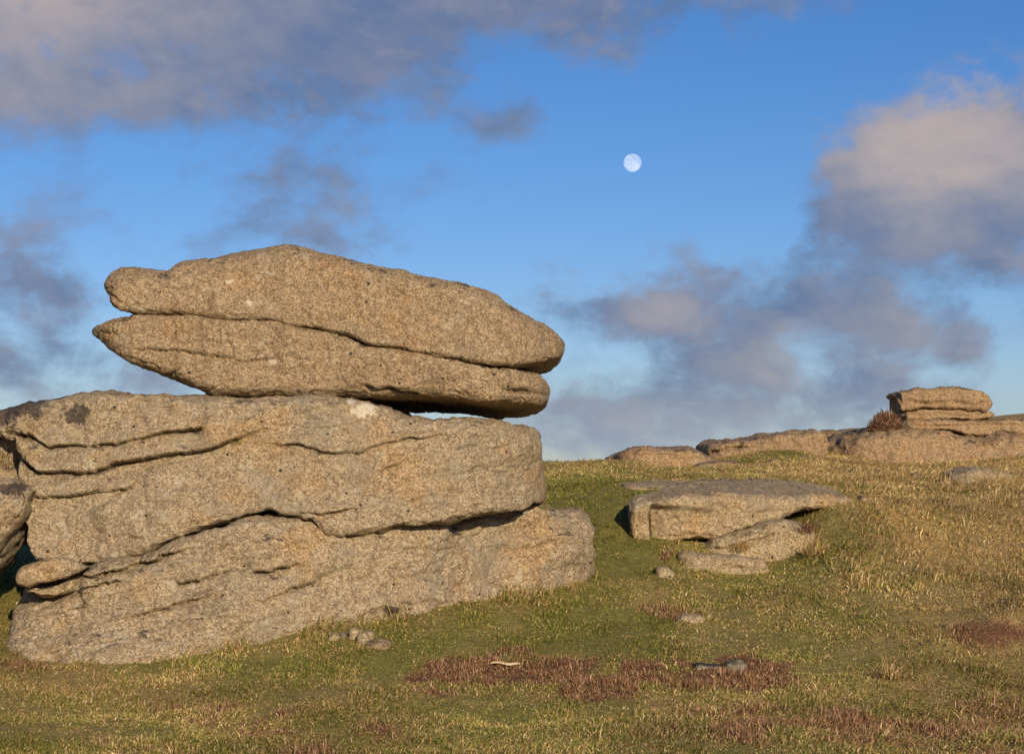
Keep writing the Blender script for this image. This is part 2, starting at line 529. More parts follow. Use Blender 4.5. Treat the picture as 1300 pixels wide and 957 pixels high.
def make_ground():
    def axis(lo, hi, fine_lo, fine_hi, step, growth):
        mid = list(np.arange(fine_lo, fine_hi, step))
        s, v = step, fine_hi
        right = []
        while v < hi:
            right.append(v)
            s *= growth
            v += s
        s, v = step, fine_lo
        left = []
        while v > lo:
            s *= growth
            v -= s
            left.append(v)
        return np.array(left[::-1] + mid + right + [hi])
    xs = axis(-2500, 2500, -5.5, 7.5, 0.075, 1.09)
    ys = axis(-400, 5000, 11.4, 25, 0.075, 1.04)
    X, Y = np.meshgrid(xs, ys, indexing='ij')
    Z = ground_z(X, Y)
    px, py = to_px(X, np.maximum(Y, 3.0), Z)
    st, gr, ru = regional(px, py, X, Y)
    cg, cs, cr = np.array((0.180, 0.180, 0.046)), np.array((0.350, 0.255, 0.112)), np.array((0.150, 0.080, 0.046))
    st2 = (0.15 + 0.85 * st)[..., None]
    C = cg * (1 - st2) + cs * st2
    rr = sstep(ru, 0.30, 0.7)[..., None]
    C = C * (1 - rr) + cr * rr
    nx, ny = X.shape
    idx = np.arange(nx * ny).reshape(nx, ny)
    q = np.stack([idx[:-1, :-1], idx[1:, :-1], idx[1:, 1:], idx[:-1, 1:]], -1).reshape(-1, 4)
    o = mesh_obj('ground', np.stack([X, Y, Z], -1), q, M_TURF, origin=(0, 0, 0), colors=C.reshape(-1, 3))
    tag(o, 'rough upland moor of cropped turf, straw grass and rusty heather', 'ground', kind='structure')


make_ground()


# ------------------------------------------------------------------ rocks
def poly_span(poly, x):
    lo = np.full(x.shape, np.inf)
    hi = np.full(x.shape, -np.inf)
    n = len(poly)
    for k in range(n):
        (x0, z0), (x1, z1) = poly[k], poly[(k + 1) % n]
        if abs(x1 - x0) < 1e-9:
            continue
        t = (x - x0) / (x1 - x0)
        ok = (t >= -1e-6) & (t <= 1 + 1e-6)
        z = z0 + t * (z1 - z0)
        lo = np.where(ok, np.minimum(lo, z), lo)
        hi = np.where(ok, np.maximum(hi, z), hi)
    return lo, hi


def groove(X, Z, line, gd, gw, au=0.0, wu=0.12, ad=0.0, wd=0.12, taper=(0.12, 0.12), wob=0.019, seed=0):
    """outward offset of a face along a joint: narrow gap, lip above, set-back below"""
    wx = wob * (fbm(X * 9, Z * 9, 0 * X + seed, 3, 50 + seed))
    wz = wob * (fbm(X * 9, Z * 9, 0 * X + seed + 9.5, 3, 60 + seed))
    x, z = X + wx, Z + wz
    L = np.r_[0, np.cumsum(np.hypot(*np.diff(line, axis=0).T))]
    best = np.full(X.shape, np.inf)
    sgn = np.zeros(X.shape)
    tt = np.zeros(X.shape)
    for k in range(len(line) - 1):
        a, b = line[k], line[k + 1]
        d = b - a
        l2 = d @ d
        t = np.clip(((x - a[0]) * d[0] + (z - a[1]) * d[1]) / l2, 0, 1)
        ex, ez = x - (a[0] + t * d[0]), z - (a[1] + t * d[1])
        dist = np.hypot(ex, ez)
        m = dist < best
        best = np.where(m, dist, best)
        sgn = np.where(m, np.sign(d[0] * (z - a[1]) - d[1] * (x - a[0])), sgn)
        tt = np.where(m, (L[k] + t * math.sqrt(l2)) / L[-1], tt)
    tp = np.ones(X.shape)
    if taper[0] > 0:
        tp *= sstep(tt, 0, taper[0])
    if taper[1] > 0:
        tp *= sstep(1 - tt, 0, taper[1])
    gvar = np.clip(0.75 + 0.6 * vnoise(tt * L[-1] * 5.0, 0 * tt, 0 * tt + seed, 77), 0.25, 1.4)
    off = -gd * gvar * np.exp(-(best / gw) ** 2)
    off = off + np.where(sgn > 0, au * np.exp(-best / wu), -ad * np.exp(-best / wd))
    return off * tp


def make_rock(name, poly, Y, depth, mat, parent=None, res=0.0105, yline=None, rt=(0.10, 0.18), rb=(0.06, 0.10), lean=0.0,
              ends=((0.25, 0.5), (0.25, 0.5)), joints=(), rough=(0.05, 0.018, 0.006), top_fall=0.0, under=0.0, seed=1, freq=1.0, yref=None, strata=0.0, back_cut=None):
    """a solid block of rock: the outline is its front profile at distance Y, swept straight back through its depth.
    rt / rb: (height, depth) of the rounded upper / lower front edge; ends: (depth, width) of the rounding of each end in plan"""
    yref = (Y + rt[1] * 0.5) if yref is None else yref
    pxs, pys = np.array(poly, float).T
    yk = np.full(len(poly), float(yref))
    for _ in range(3):                       # the rounded ends lie a little farther off than the front
        P3 = at(pxs, pys, yk)
        q_l = np.clip(1 - (P3[:, 0] - P3[:, 0].min()) / ends[0][1], 0, 1)
        q_r = np.clip(1 - (P3[:, 0].max() - P3[:, 0]) / ends[1][1], 0, 1)
        yk = yref + 0.85 * (ends[0][0] * (1 - np.sqrt(1 - q_l ** 2)) + ends[1][0] * (1 - np.sqrt(1 - q_r ** 2)))
    poly2 = P3[:, (0, 2)]
    x0, x1 = poly2[:, 0].min(), poly2[:, 0].max()
    nx = int(max(24, (x1 - x0) / res))
    s = np.linspace(0, 1, nx)
    k = min(0.92, 40.0 / nx + 0.35)
    edge = 0.06
    xs = x0 + (x1 - x0) * (s - k * edge * (np.sin(np.pi * np.clip(s / (2 * edge), 0, 1)) / np.pi * 0) - k * np.sin(2 * np.pi * s) / (2 * np.pi) * 0.55)
    bot, top = poly_span(poly2, np.clip(xs, x0 + 1e-5, x1 - 1e-5))
    ker = np.array([1, 2, 3, 2, 1.0])
    ker /= ker.sum()
    for arr in (bot, top):
        pad = np.r_[arr[0], arr[0], arr, arr[-1], arr[-1]]
        arr[2:-2] = np.convolve(pad, ker, 'valid')[2:-2]
    H = np.maximum(top - bot, 0.002)
    if yline is None:
        yf = np.full(nx, float(Y))
    else:
        lx = at([p[0] for p in yline], [HORIZON] * len(yline), [p[1] for p in yline])[:, 0]
        yf = np.interp(xs, lx, [p[1] for p in yline])
        kk = max(3, int(0.25 / res) | 1)
        yf = np.convolve(np.r_[[yf[0]] * (kk // 2), yf, [yf[-1]] * (kk // 2)], np.ones(kk) / kk, 'valid')
    (ld, lw), (rd, rw) = ends
    ql = np.clip(1 - (xs - x0) / lw, 0, 1)
    qr = np.clip(1 - (x1 - xs) / rw, 0, 1)
    eo = ld * (1 - np.sqrt(1 - ql ** 2)) + rd * (1 - np.sqrt(1 - qr ** 2))
    y_front = yf + eo
    y_back = yf + depth - eo * 0.8
    if back_cut:                                          # the back runs in at an angle towards the left end
        y_back = y_back - back_cut[0] * np.clip(1 - (xs - x0) / back_cut[1], 0, 1)
    y_back = np.maximum(y_back, y_front + 0.02)
    hmax = np.percentile(H, 90)
    nv = int(max(14, hmax / res))
    u = np.linspace(0, 1, nv)
    v = u - 0.10 * np.sin(2 * np.pi * u) / (2 * np.pi) * 4
    a = np.minimum(rt[0], 0.55 * H)
    b = np.minimum(rb[0], 0.45 * H)
    D = (top - 0)[None] - v[:, None] * H[None]                      # z of the front rows
    dt = v[:, None] * H[None]
    db = (1 - v[:, None]) * H[None]
    qt = np.clip(1 - dt / a[None], 0, 1)
    qb = np.clip(1 - db / b[None], 0, 1)
    span = (y_back - y_front)[None]
    odt = np.minimum(rt[1] * (a / rt[0])[None], 0.48 * span)
    odb = np.minimum(rb[1] * (b / rb[0])[None], 0.40 * span)
    yoff = odt * (1 - np.sqrt(1 - qt ** 2)) + odb * (1 - np.sqrt(1 - qb ** 2))
    zmin = bot.min()
    YF = y_front[None] + yoff + lean * (D - zmin)
    rows = [np.stack([np.broadcast_to(xs[None], D.shape), YF, D], -1)]
    nb = int(np.clip(depth / (res * 5), 8, 26))
    yb_top = np.maximum(y_back + lean * (top - zmin), YF[0] + 0.01)
    yb_bot = np.maximum(y_back + lean * (bot - zmin), YF[-1] + 0.01)
    t = (np.linspace(0, 1, nb + 2)[1:-1])[:, None]
    rows.append(np.stack([np.broadcast_to(xs[None], (nb, nx)), YF[-1][None] * (1 - t) + yb_bot[None] * t, bot[None] + under * t * (yb_bot - YF[-1])[None] + 0 * t], -1))
    nk = int(max(8, nv // 6))
    t = np.linspace(0, 1, nk)[:, None]
    bulge = np.sin(np.pi * t) * 0.12 * np.minimum(H, 1.0)[None]
    zb0 = bot + under * (yb_bot - YF[-1])
    if not np.isscalar(top_fall):
        top_fall = np.interp(xs, at([p[0] for p in top_fall], [HORIZON] * len(top_fall), yref)[:, 0], [p[1] for p in top_fall])
    zt1 = top - top_fall * (yb_top - YF[0])
    rows.append(np.stack([np.broadcast_to(xs[None], (nk, nx)), yb_bot[None] * (1 - t) + yb_top[None] * t + bulge, zb0[None] * (1 - t) + zt1[None] * t], -1))
    t = (np.linspace(0, 1, nb + 2)[1:-1])[:, None]
    rows.append(np.stack([np.broadcast_to(xs[None], (nb, nx)), yb_top[None] * (1 - t) + YF[0][None] * t, zt1[None] * (1 - t) + top[None] * t], -1))
    P = np.concatenate(rows, 0)
    # outward normals
    du = np.gradient(P, axis=1)
    dv = np.roll(P, -1, 0) - np.roll(P, 1, 0)
    N = np.cross(du, dv)
    N /= np.linalg.norm(N, axis=-1, keepdims=True) + 1e-12
    mid = N[nv // 2, nx // 2]
    if mid[1] > 0:
        N = -N
    x, y, z = P[..., 0], P[..., 1], P[..., 2]
    f = freq
    amp = np.minimum(1.0, H / (2.5 * rough[0] + 0.02))[None] * np.minimum(1, np.minimum(s, 1 - s) * 30 + 0.15)[None]
    d = rough[0] * fbm(x * 1.3 * f, y * 1.3 * f, z * 2.0 * f, 3, seed) + rough[1] * fbm(x * 6 * f, y * 6 * f, z * 9 * f, 3, seed + 5) \
        + rough[2] * fbm(x * 24 * f, y * 24 * f, z * 24 * f, 2, seed + 11)
    if strata:                                            # broken, stepped bedding that dips with the joints
        e = 2.2 * fbm(x * 0.9 * f + 3.1, y * 0.9 * f, (z - 0.20 * x + 0.03 * vnoise(x * 7, y * 7, z * 7, seed + 2)) * 3.2 * f, 3, seed + 17)
        d = d + strata * (np.floor(e) + sstep(e - np.floor(e), 0.40, 0.60)) + 0.4 * strata * fbm(x * 1.5 * f, y * 1.5 * f, (z - 0.2 * x) * 9 * f, 2, seed + 19)
    if strata:                                            # hairline splits and flaked edges
        c1 = vnoise(x * 1.5 * f + 0.3 * vnoise(x * 8, y * 8, z * 8, seed), y * 1.5 * f, (z - 0.24 * x) * 5.0 * f + 0.25 * vnoise(x * 10, y * 10, z * 10, seed + 3), seed + 23)
        c2 = vnoise(x * 0.9 * f, y * 0.9 * f, z * 1.2 * f, seed + 29)
        d = d - 0.032 * np.clip(1 - np.abs(c1) / 0.035, 0, 1) * sstep(c2, 0.05, 0.35)
        c3 = fbm(x * 4 * f, y * 4 * f, z * 5 * f, 2, seed + 31)
        d = d - 0.012 * sstep(np.abs(c3), 0.12, 0.0)
    P = P + N * (d * amp)[..., None]
    # joints and ledges, cut into the front
    if joints:
        X, Z = P[:nv, :, 0], P[:nv, :, 2]
        tot = 0
        for i, j in enumerate(joints):
            line = at([p[0] for p in j['line']], [p[1] for p in j['line']], yref)[:, (0, 2)]
            tot = tot + groove(X, Z, line, seed=seed + i, **{kk: vv for kk, vv in j.items() if kk != 'line'})
        P[:nv, :, 1] -= tot
    idx = np.arange(P.shape[0] * nx).reshape(P.shape[0], nx)
    nxt = np.roll(idx, -1, 0)
    q = np.stack([idx[:, :-1], nxt[:, :-1], nxt[:, 1:], idx[:, 1:]], -1).reshape(-1, 4)
    # flat end caps as strips of quads across the narrow ends
    caps = []
    m = P.shape[0]
    for col, flip in ((0, False), (nx - 1, True)):
        ring = idx[:, col]
        for i in range(m // 2 - 1):
            c = [ring[i], ring[i + 1], ring[m - 2 - i], ring[m - 1 - i]]
            if len(set(c)) == 4:
                caps.append(c if flip else c[::-1])
    q = np.concatenate([q, np.array(caps)])
    return mesh_obj(name, P, q, mat, parent)


def empty(name, loc):
    o = bpy.data.objects.new(name, None)
    o.empty_display_size = 0.3
    o.location = loc
    scene.collection.objects.link(o)
    return o


# ---- the main tor: jointed bedrock below, two capstones balanced on it
tor = empty('granite_outcrop', at(380, 838, 17.6))
tag(tor, 'big layered granite outcrop carrying the balanced slabs', 'rock outcrop')

J = dict
C1 = [(26, 552), (46, 559), (64, 568), (86, 565), (123, 565), (154, 564), (178, 558), (203, 551), (228, 549), (252, 547), (265, 543)]
C1b = [(265, 544), (266, 536), (273, 527), (281, 518)]
C2 = [(22, 577), (37, 592), (50, 600), (89, 601), (123, 598), (160, 587), (197, 581), (234, 576), (265, 571), (292, 562), (323, 550), (340, 545), (363, 548), (388, 545)]
C2b = [(330, 563), (357, 565), (380, 565), (398, 568), (411, 573), (435, 574), (463, 573), (484, 564), (509, 558), (546, 555), (565, 550), (590, 548)]
C3 = [(46, 630), (60, 632), (89, 631), (111, 627), (135, 622), (160, 620), (191, 611), (220, 606)]
upper = [(-60, 545), (-40, 527), (0, 519), (21, 511), (55, 505), (89, 502), (135, 499.5), (172, 500), (271, 501), (380, 501), (448, 502), (475, 507), (503, 516), (515, 522),
         (546, 526), (577, 531), (611, 536), (632, 540.5), (657, 541.5), (671, 545), (680, 551), (685, 562), (688, 579), (692, 598), (694, 619), (694, 634), (688, 641),
         (680, 641.5), (651, 648), (620, 652), (589, 658.5), (565, 666), (534, 668), (503, 668), (484, 674.5), (460, 676), (435, 677), (417, 672), (398, 660), (380, 654), (363, 655), (345, 650),
         (323, 653), (283, 662), (252, 674), (221, 685), (184, 699), (148, 713), (114, 720), (83, 717), (48, 715), (40, 700), (37, 670), (34, 640), (30, 605), (24, 575), (16, 559), (0, 556), (-50, 560)]
make_rock('rock_layer', upper, 17.2, 3.3, M_TOR, tor, rt=(0.10, 0.35), rb=(0.07, 0.10), lean=0.20, ends=((0.5, 0.5), (1.0, 0.8)), top_fall=0.03, seed=3, rough=(0.05, 0.018, 0.006), strata=0.015, yref=17.5,
          yline=[(-60, 17.6), (30, 17.3), (200, 17.12), (420, 17.16), (560, 17.34), (690, 17.75)],
          joints=[J(line=C1, gd=0.12, gw=0.012, au=0.035, wu=0.07, ad=0.05, wd=0.12, taper=(0.02, 0.06)), J(line=C1b, gd=0.05, gw=0.008, taper=(0, 0.5), wob=0.02),
                  J(line=C2, gd=0.17, gw=0.014, au=0.055, wu=0.09, ad=0.08, wd=0.22, taper=(0.0, 0.35)),
                  J(line=C2b, gd=0.08, gw=0.010, au=0.03, wu=0.07, ad=0.04, wd=0.16, taper=(0.2, 0.3)),
                  J(line=C3, gd=0.09, gw=0.010, au=0.04, wu=0.08, ad=0.05, wd=0.15, taper=(0.0, 0.5)),
                  J(line=[(380, 653), (392, 648), (420, 650.5), (441, 648.5), (467, 643)], gd=0.07, gw=0.010, au=0.03, ad=0.02, taper=(0.0, 0.3)),
                  J(line=[(335, 545), (352, 553), (372, 556)], gd=0.04, gw=0.010),
                  J(line=[(478, 601), (502, 592), (512, 587), (525, 584)], gd=0.05, gw=0.009, au=0.01),
                  J(line=[(490, 581), (520, 577), (545, 562)], gd=0.02, gw=0.012, au=0.015),
                  J(line=[(420, 625), (422, 633)], gd=0.06, gw=0.012, taper=(0.3, 0.3)),
                  J(line=[(190, 668), (240, 664), (300, 650)], gd=0.02, gw=0.03, au=0.02),
                  J(line=[(0, 548), (28, 553)], gd=0.12, gw=0.02, au=0.03),
                  J(line=[(386, 545), (420, 541), (455, 537)], gd=0.03, gw=0.010, au=0.02)])
lower = [(16, 790), (18, 772), (34, 764), (71, 759), (104, 748), (106, 733), (114, 724), (148, 717), (184, 703), (221, 689), (252, 678), (283, 666), (323, 657), (350, 655), (380, 658), (398, 664), (417, 676), (435, 680), (460, 679),
         (484, 678), (503, 670.5), (534, 670.5), (565, 668.5), (589, 660.5), (620, 654), (651, 649.5), (680, 645), (703, 649), (725, 650), (743, 657), (751, 668), (752, 690), (754, 698), (761, 706), (766, 717), (765, 740),
         (765, 800), (600, 830), (400, 870), (150, 880), (36, 880), (20, 830)]
make_rock('rock_layer', lower, 16.9, 3.6, M_TOR, tor, rt=(0.10, 0.22), rb=(0.05, 0.05), lean=0.34, ends=((0.45, 0.3), (0.8, 0.5)), top_fall=[(0, -0.07), (480, -0.06), (620, 0.0), (700, 0.06)], seed=14, rough=(0.07, 0.020, 0.006), strata=0.030, yref=17.1,
          yline=[(15, 16.85), (120, 16.62), (300, 16.68), (420, 16.9), (530, 17.15), (560, 17.55), (640, 17.95), (770, 18.7)],
          joints=[J(line=[(104, 729), (132, 729), (166, 720), (197, 711), (221, 703), (246, 695)], gd=0.11, gw=0.014, au=0.05, wu=0.10, ad=0.06, wd=0.10, taper=(0.0, 0.25), wob=0.02),
                  J(line=[(76, 754), (104, 748), (129, 741), (172, 732)], gd=0.09, gw=0.013, au=0.05, ad=0.04, taper=(0, 0.3)),
                  J(line=[(224, 743), (246, 737), (271, 728), (295, 723)], gd=0.10, gw=0.014, au=0.07, wu=0.10, ad=0.02),
                  J(line=[(135, 791), (166, 783), (203, 772), (237, 763), (277, 752), (300, 748)], gd=0.05, gw=0.014, au=0.075, wu=0.14, ad=0.02, taper=(0.3, 0.3)),
                  J(line=[(311, 728), (338, 728), (360, 721), (394, 711)], gd=0.09, gw=0.013, au=0.08, wu=0.12, ad=0.02, taper=(0.15, 0.35)),
                  J(line=[(314, 766), (345, 757), (375, 746), (400, 739), (429, 720)], gd=0.06, gw=0.012, au=0.06, wu=0.10, ad=0.02, taper=(0.2, 0.4)),
                  J(line=[(555, 775), (548, 745), (560, 715)], gd=0.04, gw=0.03, taper=(0.0, 0.5)),
                  J(line=[(700, 700), (725, 696), (752, 699)], gd=0.04, gw=0.03, au=0.03, taper=(0.4, 0.0)),
                  J(line=[(470, 755), (500, 748), (525, 752)], gd=0.02, gw=0.012, au=0.02),
                  J(line=[(610, 659), (640, 660), (655, 656)], gd=0.03, gw=0.010)])
make_rock('rock_lump', [(22, 732), (28, 722), (49, 713.5), (83, 713), (113, 719), (100, 728), (88, 733), (61, 742), (37, 745), (27, 741)], 16.88, 0.7, M_TOR, tor,
          rt=(0.05, 0.08), rb=(0.05, 0.06), ends=((0.12, 0.08), (0.3, 0.35)), seed=22, rough=(0.03, 0.020, 0.007), strata=0.008)
make_rock('rock_lump', [(32, 748), (38, 743), (60, 742), (80, 736), (97, 727), (104, 735), (100, 748), (75, 759), (48, 760)], 17.0, 0.7, M_TOR, tor,
          rt=(0.04, 0.06), rb=(0.04, 0.05), ends=((0.12, 0.08), (0.3, 0.3)), seed=25, rough=(0.03, 0.020, 0.007), strata=0.008)
make_rock('rock_lump', [(-70, 640), (-66, 585), (-40, 560), (-10, 552), (20, 549), (38, 556), (48, 590), (48, 606), (44, 640), (30, 690), (-60, 700)], 17.95, 1.2, M_TOR, tor,
          rt=(0.12, 0.2), rb=(0.06, 0.1), ends=((0.2, 0.3), (0.3, 0.25)), seed=28, rough=(0.03, 0.012, 0.005))

o = make_rock('granite_boulder', [(-55, 650), (-45, 618), (-15, 606), (0, 604), (18, 605), (34, 612), (41.5, 624), (41, 637), (31, 653), (16, 672), (2, 690), (-10, 712), (-40, 745), (-60, 750), (-70, 700)],
              17.0, 0.9, M_TOR, rt=(0.14, 0.22), rb=(0.2, 0.22), ends=((0.25, 0.2), (0.26, 0.14)), seed=31, rough=(0.04, 0.020, 0.006), strata=0.01)
tag(o, 'rounded boulder leaning against the dark gap at the end of the layered outcrop', 'boulder')

cap_low = [(122, 423), (124, 417), (129, 412), (147, 404.5), (170, 400), (204, 397.5), (236, 398), (267, 402.5), (296, 404.5), (327, 405.5), (348, 405), (374, 411.5), (400, 416.5), (426, 421.5), (447, 427),
           (463, 436), (489, 440.5), (512, 443), (546, 449), (567, 453.5), (604, 461), (635, 465), (661, 468), (682, 475.5), (695, 485), (699, 496), (697, 507), (688, 513), (661, 514),
           (622, 513.5), (583, 508), (544, 503.5), (504, 503), (470, 504), (400, 504), (330, 504), (272, 503), (246, 491), (225, 481), (191, 469), (165, 457), (142, 444), (128, 432)]
o = make_rock('granite_capstone', cap_low, 17.78, 2.75, M_CAP, rt=(0.12, 0.14), rb=(0.10, 0.16), lean=-0.06, ends=((0.9, 0.5), (1.0, 0.5)), seed=41, rough=(0.016, 0.010, 0.006), strata=0.005, yref=17.9, under=-0.019,
              joints=[J(line=[(140, 436), (165, 444), (199, 445), (236, 448), (267, 452), (293, 455), (317, 460), (340, 457), (364, 454), (387, 457), (414, 459)], gd=0.045, gw=0.010, au=0.03, wu=0.12, ad=0.01, taper=(0.25, 0.3)),
                      J(line=[(625, 494), (645, 496), (661, 495), (677, 498), (699, 497)], gd=0.10, gw=0.020, au=0.02, taper=(0.6, 0.0)),
                      J(line=[(122, 424), (130, 423), (140, 424)], gd=0.08, gw=0.014, taper=(0, 0.6)),
                      J(line=[(450, 488), (475, 491), (505, 494), (545, 503)], gd=0.05, gw=0.014, au=0.03, wu=0.05, ad=0.10, wd=0.10, taper=(0.3, 0.2), wob=0.02)])
tag(o, 'long lower balanced granite slab resting on the layered outcrop', 'rock slab')
cap_up = [(135.5, 366), (136, 355), (139, 344), (148, 337), (165, 336), (186, 336.5), (199, 339.5), (209, 340.5), (217, 333.5), (228, 327), (246, 325), (267, 323.5), (288, 318.5), (309, 314), (335, 310), (358, 306.5),
          (377, 308.5), (397, 313.5), (421, 318), (447, 326), (476, 333), (510, 337), (536, 346), (562, 351), (583, 355), (609, 364), (630, 371), (656, 388), (682, 402), (700, 413), (711, 423), (717.5, 436),
          (717, 445), (711, 453), (700, 458), (677, 462), (651, 465.5), (622, 464), (604, 463), (567, 457), (546, 453), (525, 450), (512, 447), (489, 444), (463, 440), (447, 431), (426, 426), (400, 420), (374, 415),
          (348, 408), (327, 407), (293, 406), (267, 404), (236, 400), (204, 399), (178, 399.5), (152, 393), (143, 388), (138, 376)]
o = make_rock('granite_capstone', cap_up, 17.72, 2.6, M_CAP, rt=(0.22, 0.34), rb=(0.06, 0.10), lean=0.12, ends=((0.5, 0.22), (1.1, 0.75)), seed=52, rough=(0.018, 0.010, 0.006), strata=0.004, yref=17.88,
              joints=[J(line=[(206, 339), (230, 344), (257, 348), (288, 350.5), (320, 352), (350, 357)], gd=0.02, gw=0.014, au=-0.03, wu=0.20, ad=0.0, taper=(0.0, 0.7)),
                      J(line=[(138, 372), (150, 384), (165, 390)], gd=0.03, gw=0.012, taper=(0, 0.5)),
                      J(line=[(330, 311), (352, 318), (372, 330)], gd=0.02, gw=0.014, au=0.01),
                      J(line=[(690, 425), (700, 440), (712, 446)], gd=0.02, gw=0.015)])
tag(o, 'massive humped upper granite slab balanced on top of the stack', 'rock slab')

# ---- tilted slab on the slope, with the blocks under it
S1 = [(797, 641), (806, 636), (830, 631), (868, 627), (905, 625), (948, 624), (1010, 625), (1043, 626.5), (1070, 628.5), (1092, 631), (1101, 635), (1099, 641), (1088, 646), (1056, 645), (1029, 648), (1002, 654), (994, 661), (959, 669),
      (935, 677), (911, 685), (889, 684.5), (865, 687), (846, 693), (827, 694), (812, 692), (800, 690), (797.5, 672)]
o = make_rock('granite_slab', S1, 21.1, 2.5, M_SLAB, rt=(0.10, 0.22), rb=(0.06, 0.12), ends=((0.10, 0.06), (0.5, 0.5)), seed=61, rough=(0.02, 0.018, 0.007), yref=21.3, strata=0.012, top_fall=-0.058, back_cut=(2.0, 0.95),
              yline=[(797, 21.0), (850, 20.95), (950, 21.15), (1020, 21.6), (1097, 22.2)],
              joints=[J(line=[(823, 637), (822, 650), (825, 694)], gd=0.10, gw=0.012, au=-0.16, wu=0.4, ad=-0.0, taper=(0.15, 0.0), wob=0.004),
                      J(line=[(915, 618), (960, 620), (1010, 618)], gd=0.05, gw=0.015), J(line=[(900, 640), (960, 650), (1000, 648)], gd=0.02, gw=0.03, au=0.015),
                      J(line=[(832, 680), (862, 678), (885, 676)], gd=0.03, gw=0.014, au=0.02)])
tag(o, 'broad tilted granite slab lying on the grass with smaller blocks tucked under it', 'rock slab')
o = make_rock('granite_block', [(884, 698), (905, 684), (932, 676), (965, 665), (997, 659), (1020, 664), (1033, 678), (1032, 695), (1018, 712), (975, 722), (900, 722)], 20.85, 1.6, M_PALE,
              rt=(0.10, 0.16), rb=(0.05, 0.08), ends=((0.4, 0.25), (0.4, 0.2)), seed=66, rough=(0.025, 0.016, 0.006), joints=[J(line=[(900, 697), (940, 690), (985, 676)], gd=0.06, gw=0.014, au=0.03)])
tag(o, 'rounded granite block wedged under the raised edge of the tilted slab', 'rock')
o = make_rock('granite_block', [(860, 708), (866, 702), (881, 704), (911, 705), (950, 709), (970, 711), (977, 724), (970, 745), (930, 745), (880, 735), (862, 720)], 20.3, 0.9, M_SLAB,
              rt=(0.06, 0.16), rb=(0.05, 0.05), ends=((0.2, 0.15), (0.2, 0.12)), seed=69, rough=(0.02, 0.014, 0.006), joints=[J(line=[(928, 720), (940, 721)], gd=0.06, gw=0.012, taper=(0.2, 0.2))])
tag(o, 'low flat granite block in the grass just below the tilted slab', 'rock')
o = make_rock('granite_slab', [(788, 620), (792, 614.5), (830, 612.5), (870, 612), (885, 614), (880, 628), (850, 634), (792, 634)], 23.2, 1.6, M_SLAB,
              rt=(0.05, 0.5), rb=(0.05, 0.05), ends=((0.3, 0.2), (0.3, 0.2)), seed=72, rough=(0.015, 0.012, 0.006))
tag(o, 'thin pale rock shelf half buried in turf behind the tilted slab', 'rock slab')

# ---- rocks along the skyline
FR = dict(res=0.03, freq=0.6)
o = make_rock('granite_slab', [(769, 584), (788, 574), (811, 569.5), (855, 566.5), (880, 567), (889, 571), (904, 581), (902, 598), (841, 600), (780, 594)], 46, 4.0, M_FAR, rt=(0.15, 0.4), rb=(0.1, 0.1), ends=((1.5, 0.8), (1.2, 0.5)), seed=81, rough=(0.07, 0.03, 0.014), **FR,
              joints=[J(line=[(775, 585), (790, 579), (815, 576), (860, 577)], gd=0.05, gw=0.03, au=0.05)])
tag(o, 'smooth low pinkish rock hump on the grassy skyline', 'rock')
o = make_rock('granite_slab', [(894, 576), (895, 569), (902, 565), (937, 559.5), (955, 556), (972, 550.5), (1007, 548), (1035, 547.5), (1046, 551), (1048, 565), (1045, 580), (1000, 588), (943, 594), (905, 594), (896, 583)], 52, 4.5, M_FAR, rt=(0.2, 0.6), rb=(0.1, 0.15), ends=((1.0, 0.4), (1.0, 0.5)), seed=84, rough=(0.10, 0.05, 0.02), **FR,
              joints=[J(line=[(897, 576), (925, 569), (960, 566)], gd=0.25, gw=0.05, au=0.12, wu=0.3), J(line=[(940, 560), (955, 563), (980, 557)], gd=0.1, gw=0.05)])
tag(o, 'long rising granite slab with a dark rounded nose on the skyline', 'rock')
o = make_rock('granite_slab', [(880, 592), (900, 586.5), (937, 586), (940, 592), (930, 598), (885, 600)], 45, 1.5, M_FAR, rt=(0.06, 0.3), rb=(0.05, 0.05), ends=((0.3, 0.3), (0.3, 0.3)), seed=87, rough=(0.03, 0.02, 0.012), **FR)
tag(o, 'thin flat stone in the grass in front of the dark-nosed skyline slab', 'rock')
o = make_rock('granite_slab', [(1038, 566), (1042, 549), (1057, 546.5), (1074, 546.5), (1102, 543), (1125, 541), (1130, 560), (1100, 575), (1045, 575)], 58, 3.0, M_FAR, rt=(0.15, 0.4), rb=(0.1, 0.1), ends=((0.6, 0.5), (0.6, 0.5)), lean=0.3, seed=89, rough=(0.08, 0.04, 0.02), **FR)
tag(o, 'dark shaded rock rib behind the broad whaleback outcrop', 'rock')
whale = empty('granite_outcrop', at(1180, 588, 55.5))
tag(whale, 'broad whaleback granite outcrop carrying the small far rock stack', 'rock outcrop')
make_rock('rock_layer', [(1037, 578), (1042, 571), (1052, 562), (1074, 554), (1102, 547.5), (1138, 544.5), (1171, 543), (1209, 544), (1227, 551), (1257, 551.5), (1270, 546), (1300, 549), (1380, 552), (1410, 575), (1400, 600), (1200, 602), (1100, 598), (1045, 590)],
          53.5, 6.0, M_FAR, whale, rt=(0.35, 1.0), rb=(0.1, 0.1), lean=0.35, ends=((2.5, 1.4), (2.0, 1.2)), seed=91, rough=(0.12, 0.05, 0.022), **FR,
          joints=[J(line=[(1192, 580), (1193, 570), (1188, 555)], gd=0.08, gw=0.035), J(line=[(1055, 570), (1100, 562), (1150, 558)], gd=0.05, gw=0.06, au=0.04)])
